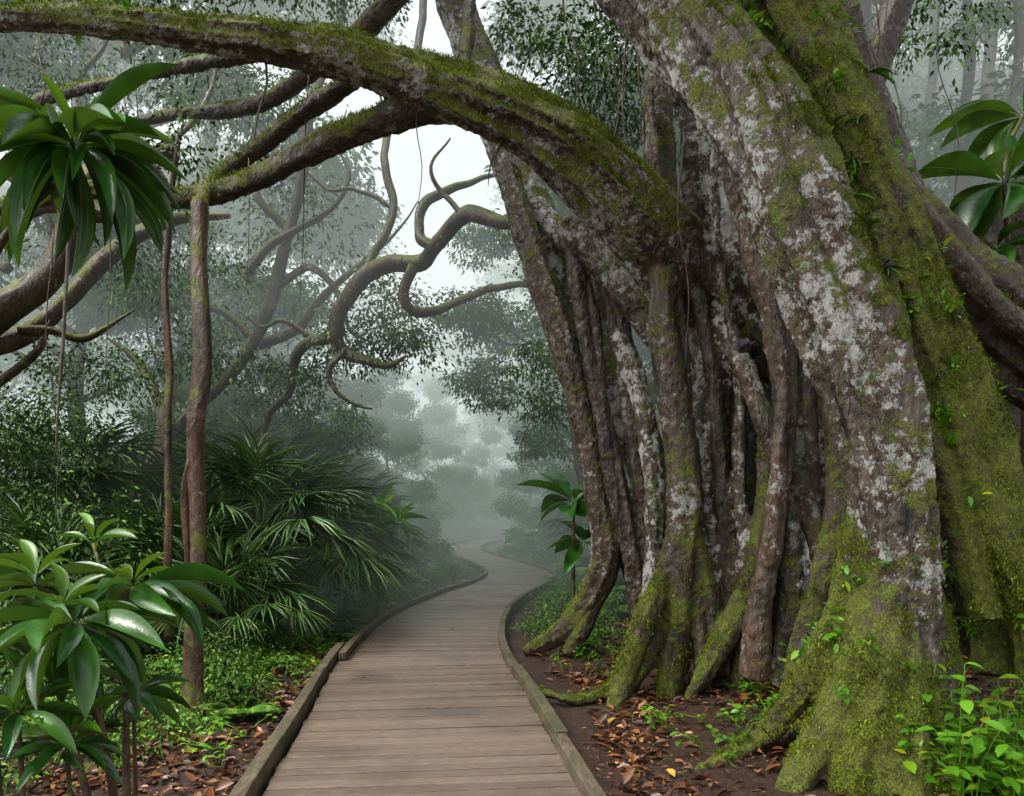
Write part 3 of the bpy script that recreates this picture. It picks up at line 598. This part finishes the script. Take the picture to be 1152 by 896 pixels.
# ---------------------------------------------------------------- litter
def region(n,x0,x1,y0,y1,edge=1.0):
    X=rng.uniform(x0,x1,n);Y=rng.uniform(y0,y1,n)
    k=np.array([noise.noise(Vector((a*1.1,b*1.1,5))) for a,b in zip(X,Y)])
    ok=(pdist(X,Y)>edge)&(rng.random(n)<np.clip(.45+k*1.3,.1,1)); return X[ok],Y[ok]
parts=[]
for (n_,x0,x1,y0,y1,s0,s1) in [(10500,.6,4.5,3.6,7.5,.035,.09),(3500,.3,4,7.5,14,.04,.09),(7000,-4,-1.2,3.6,8,.035,.09),(3500,-5,-1,8,16,.04,.09),(34000,.5,4.5,3.6,9,.01,.03),(15000,-4,-1.2,3.6,9,.01,.03)]:
    X,Y=region(n_,x0,x1,y0,y1); k=len(X)
    Z=np.array([hgt(a,b) for a,b in zip(X,Y)])+rng.random(k)*.02+.004
    D=np.stack([rng.normal(size=k),rng.normal(size=k),rng.normal(size=k)*.22],1)
    parts.append(stamp(leaf_t(3,.45,.25,-.12) if s0>.03 else leaf_t(1,.4),np.stack([X,Y,Z],1),D,s0+s1*rng.random(k)**1.5,rng.normal(0,.35,k)))
obj("leaf_litter",mkmesh("leaf_litter",*merge(parts),LITTER))
Y=rng.uniform(4.2,16,12); k=12
obj("fallen_leaves",mkmesh("fallen_leaves",*stamp(leaf_t(3,.45,.2,-.1),np.stack([pathx(Y)+rng.uniform(-.75,.75,k),Y,np.full(k,.012)],1),np.stack([rng.normal(size=k),rng.normal(size=k),np.zeros(k)],1),.03+.03*rng.random(k)),LITTER))
V=[];Fc=[]
for i in range(160):
    x=random.uniform(.7,4.2) if i%3 else random.uniform(-3.4,-1.6); y=random.uniform(4,9); 
    if pdist(x,y)[0]<1.05: continue
    a=random.uniform(0,6.28); l=random.uniform(.08,.4); z=hgt(x,y)+.012
    tube([(x,y,z,.005),(x+math.cos(a)*l*.5,y+math.sin(a)*l*.5,z+.02,.004),(x+math.cos(a+.3)*l,y+math.sin(a+.3)*l,z+.01,.002)],V,Fc,.1,5,0)
obj("fallen_twigs",mkmesh("fallen_twigs",V,Fc,REDB,True))
# ---------------------------------------------------------------- big-leaf plants
BIG=leaf_t(10,.19,.5,.34,.6)
def whorl(c,n,L,el0,el1,tilt=(0,0,0),wid=1.0):
    az=np.arange(n)*2.4+rng.uniform(-.25,.25,n); el=np.linspace(el1,el0,n)+rng.normal(0,.15,n)
    D=np.stack([np.cos(az)*np.cos(el),np.sin(az)*np.cos(el),np.sin(el)],1)+np.array(tilt)
    O=np.tile(np.array(c),(n,1))+D*L*.06
    return stamp(BIG,O,D,L*rng.uniform(.65,1.15,n),rng.normal(0,.4,n),np.full(n,wid)*rng.uniform(.8,1.15,n))
def bigplant(name,whorls,stems,fresh=[]):
    e=empty(name,(stems[0][0][0],stems[0][0][1],0)); V=[];Fc=[]
    for s_ in stems: tube(s_,V,Fc,.06,7,.1)
    child(obj("stems",mkmesh("stems",V,Fc,REDB,True)),e)
    child(obj("leaves",mkmesh("leaves",*merge([whorl(*w_) for w_ in whorls]),G_GLOSS,True)),e)
    if fresh: child(obj("young_leaves",mkmesh("young_leaves",*merge([whorl(*w_) for w_ in fresh]),G_FRESH,True)),e)
c=P(85,165,3.0)
bigplant("broadleaf_sapling",[(c,54,.44,-1.0,.5,(0,-.1,0),.85)],[[(-2.3,3.1,-.2,.03),(-2.25,3.1,1.3,.022),(-2.0,3.05,2.4,.016),(c.x-.06,c.y,c.z-.12,.01),(c.x,c.y,c.z,.009)]],[(c+Vector((0,0,.02)),9,.26,.2,.9)])
c1=P(85,700,3.0);c2=P(150,660,3.3);c3=P(105,612,3.4);c4=P(75,840,3.0);c5=P(-10,720,3.1);c6=P(20,800,2.9);c7=P(40,660,3.3)
st0=(c1.x+.1,c1.y+.2,-.2,.02)
bigplant("broadleaf_shrub",[(c1,22,.38,-.9,.35,(0,-.1,0),1.3),(c2,17,.38,-.3,.25,(0,0,0),1.2),(c4,16,.24,-.2,.5,(0,0,0),1.2),(c5,14,.34,-.5,.4,(0,0,0),1.2),(c6,14,.28,-.4,.4,(0,0,0),1.2),(c7,13,.32,-.3,.4,(0,0,0),1.2),(P(150,780,3.3),12,.24,-.4,.4,(0,0,0),1.2)],
 [[st0,(c1.x+.08,c1.y+.1,.5,.016),(c1.x,c1.y,c1.z,.009)],[st0,(c2.x-.03,c2.y,c2.z-.3,.012),(c2.x,c2.y,c2.z,.008)],[st0,(c7.x+.06,c7.y,c7.z-.3,.012),(c7.x,c7.y,c7.z,.008)],
  [(c2.x-.03,c2.y,c2.z-.3,.012),(c3.x,c3.y,c3.z,.006)],[(c4.x,c4.y+.1,-.2,.014),(c4.x,c4.y,c4.z,.008)],[(c5.x,c5.y+.1,-.2,.014),(c5.x,c5.y,c5.z,.008)],[(c6.x,c6.y+.1,-.2,.014),(c6.x,c6.y,c6.z,.008)],[(P(150,780,3.3).x,3.35,-.2,.012),(*P(150,780,3.3),.007)]],
 [(c3,7,.2,.2,1.1,(0,0,0),1.3),(c1+Vector((-.05,0,.06)),6,.2,.3,1.0,(0,0,0),1.5),(c4+Vector((.0,0,.04)),6,.2,.3,1.0,(0,0,0),1.3),(c7+Vector((.0,0,.04)),5,.2,.3,1.0,(0,0,0),1.5),(c2+Vector((.0,0,.02)),5,.18,.3,1.0,(0,0,0),1.4)])
c=P(1130,205,7.0);cb=P(1150,130,7.4)
bigplant("philodendron",[(c,16,.75,-.6,.7,(0,-.1,0),1.6),(cb,14,.7,-.6,.7,(0,-.1,0),1.6),(P(1120,280,7),10,.5,-.6,.5,(0,0,0),1.6)],[[(c.x+.4,c.y+.3,-.1,.04),(c.x+.3,c.y+.2,2.4,.03),(c.x,c.y,c.z,.02),(cb.x,cb.y,cb.z,.02)]])
c=P(645,565,9.6)
bigplant("broadleaf_shrub",[(c,12,.6,-.3,.8,(0,0,0),2.2),(P(655,610,9.6),9,.5,-.3,.8,(0,0,0),2.2)],[[(c.x,c.y,-.1,.03),(c.x,c.y,c.z,.02)]])
c=P(425,580,12.5)
bigplant("broadleaf_shrub",[(c+Vector((0,0,-.2)),8,.4,-.3,.8)],[[(c.x,c.y,-.1,.03),(c.x,c.y,c.z,.02)]],[(c,14,.5,.0,1.1),(c+Vector((.35,-.3,-.1)),12,.42,.0,1.1),(c+Vector((-.2,-.3,-.3)),12,.42,.0,1.1),(c+Vector((-.4,-.5,-.1)),12,.42,.0,1.1)])
def herbs(name,spots,mat):
    parts=[];V=[];Fc=[]
    for (x,y,h,n,sz) in spots:
        g0=hgt(x,y)
        for j in range(n):
            a=random.uniform(0,6.28); hh=h*random.uniform(.4,1); rx=random.uniform(.02,.16)
            top=(x+math.cos(a)*rx*1.5,y+math.sin(a)*rx*1.5,g0+hh)
            tube([(x+math.cos(a)*.02,y+math.sin(a)*.02,g0-.02,.004),(x+math.cos(a)*rx*.6,y+math.sin(a)*rx*.6,g0+hh*.6,.003),(*top,.002)],V,Fc,.1,4,0)
            k=5; az=np.arange(k)*2.4+a; O=np.array(top)+np.stack([np.zeros(k),np.zeros(k),-np.arange(k)*hh*.12],1)
            parts.append(stamp(L3,O,np.stack([np.cos(az),np.sin(az),rng.uniform(-.3,.4,k)],1),sz*rng.uniform(.6,1.2,k),rng.normal(0,.3,k)))
    parts.append((np.array(V),np.array([f for f in Fc if len(f)==4])))
    return obj(name,mkmesh(name,*merge(parts),mat))
herbs("creeping_herbs",[(random.uniform(2.2,2.95),random.uniform(3.9,4.6),random.uniform(.1,.85),4,.1) for _ in range(42)]+
 [(random.uniform(1.0,2.4),random.uniform(5.0,6.6),random.uniform(.08,.25),3,.06) for _ in range(26)]+
 [(random.uniform(.5,1.4),random.uniform(7,10),random.uniform(.08,.22),3,.05) for _ in range(24)]+
 [(P(945,0,5).x,5.35,1.0,4,.08),(P(890,0,6).x,5.9,.8,4,.08)]+
 [(random.uniform(-2.9,-1.85),random.uniform(5,10),random.uniform(.06,.25),4,.05) for _ in range(60)],G_FRESH)
V=[];Fc=[]
for i,(u,v0,v1,d) in enumerate([(690,60,260,8),(706,30,330,8),(348,60,330,7),(880,100,420,5.0),(40,60,180,6),(60,260,620,8),(985,0,120,6),(860,60,250,5.6),(600,440,520,10),(150,60,340,8),(420,80,150,7),(725,-20,260,7.2),(640,-40,120,8),(663,-40,90,8),(770,150,420,6.5),(560,130,210,6.8),(300,60,170,6.5),(470,100,230,6.7),(1000,-20,200,6.4),(1060,-20,230,7),(280,180,330,7),(120,220,420,7),(75,220,520,4.5)]):
    a=P(u,v0,d);b=P(u+random.uniform(-16,16),v1,d); rr=random.choice((.005,.007,.011))
    tube([(*a,rr),(a.x+random.uniform(-.06,.06),a.y,(a.z*2+b.z)/3,rr*.9),(b.x+.03,b.y,(a.z+b.z*2)/3,rr*.8),(*b,.003)],V,Fc,.1,5,0,.03,seed=i)
obj("hanging_vines",mkmesh("hanging_vines",V,Fc,BARK2,True))
# ---------------------------------------------------------------- mist: emission stands in for scattered skylight and canopy shade, dim low, bright high
def glow_mist(z0,z1,dens,lum,colr):
    bpy.ops.mesh.primitive_cube_add(size=1,location=(0,71,(z0+z1)/2)); fog=bpy.context.object; fog.name="glow_mist"; fog.dimensions=(200,123,z1-z0-.01)
    m=bpy.data.materials.new("glow_mist"); m.use_nodes=True; t=m.node_tree; t.nodes.remove(t.nodes['Principled BSDF'])
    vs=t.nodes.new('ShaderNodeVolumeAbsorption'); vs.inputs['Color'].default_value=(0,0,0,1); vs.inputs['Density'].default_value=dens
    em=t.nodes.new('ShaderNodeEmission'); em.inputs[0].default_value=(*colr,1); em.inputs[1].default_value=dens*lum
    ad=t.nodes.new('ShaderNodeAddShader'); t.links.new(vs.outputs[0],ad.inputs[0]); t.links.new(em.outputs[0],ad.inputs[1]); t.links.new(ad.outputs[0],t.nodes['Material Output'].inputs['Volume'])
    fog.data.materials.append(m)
glow_mist(-4,4,.020,.37,(.82,1,.89))
glow_mist(4,11,.025,.80,(.88,1,.96))
glow_mist(11,30,.026,1.1,(.93,1,.98))
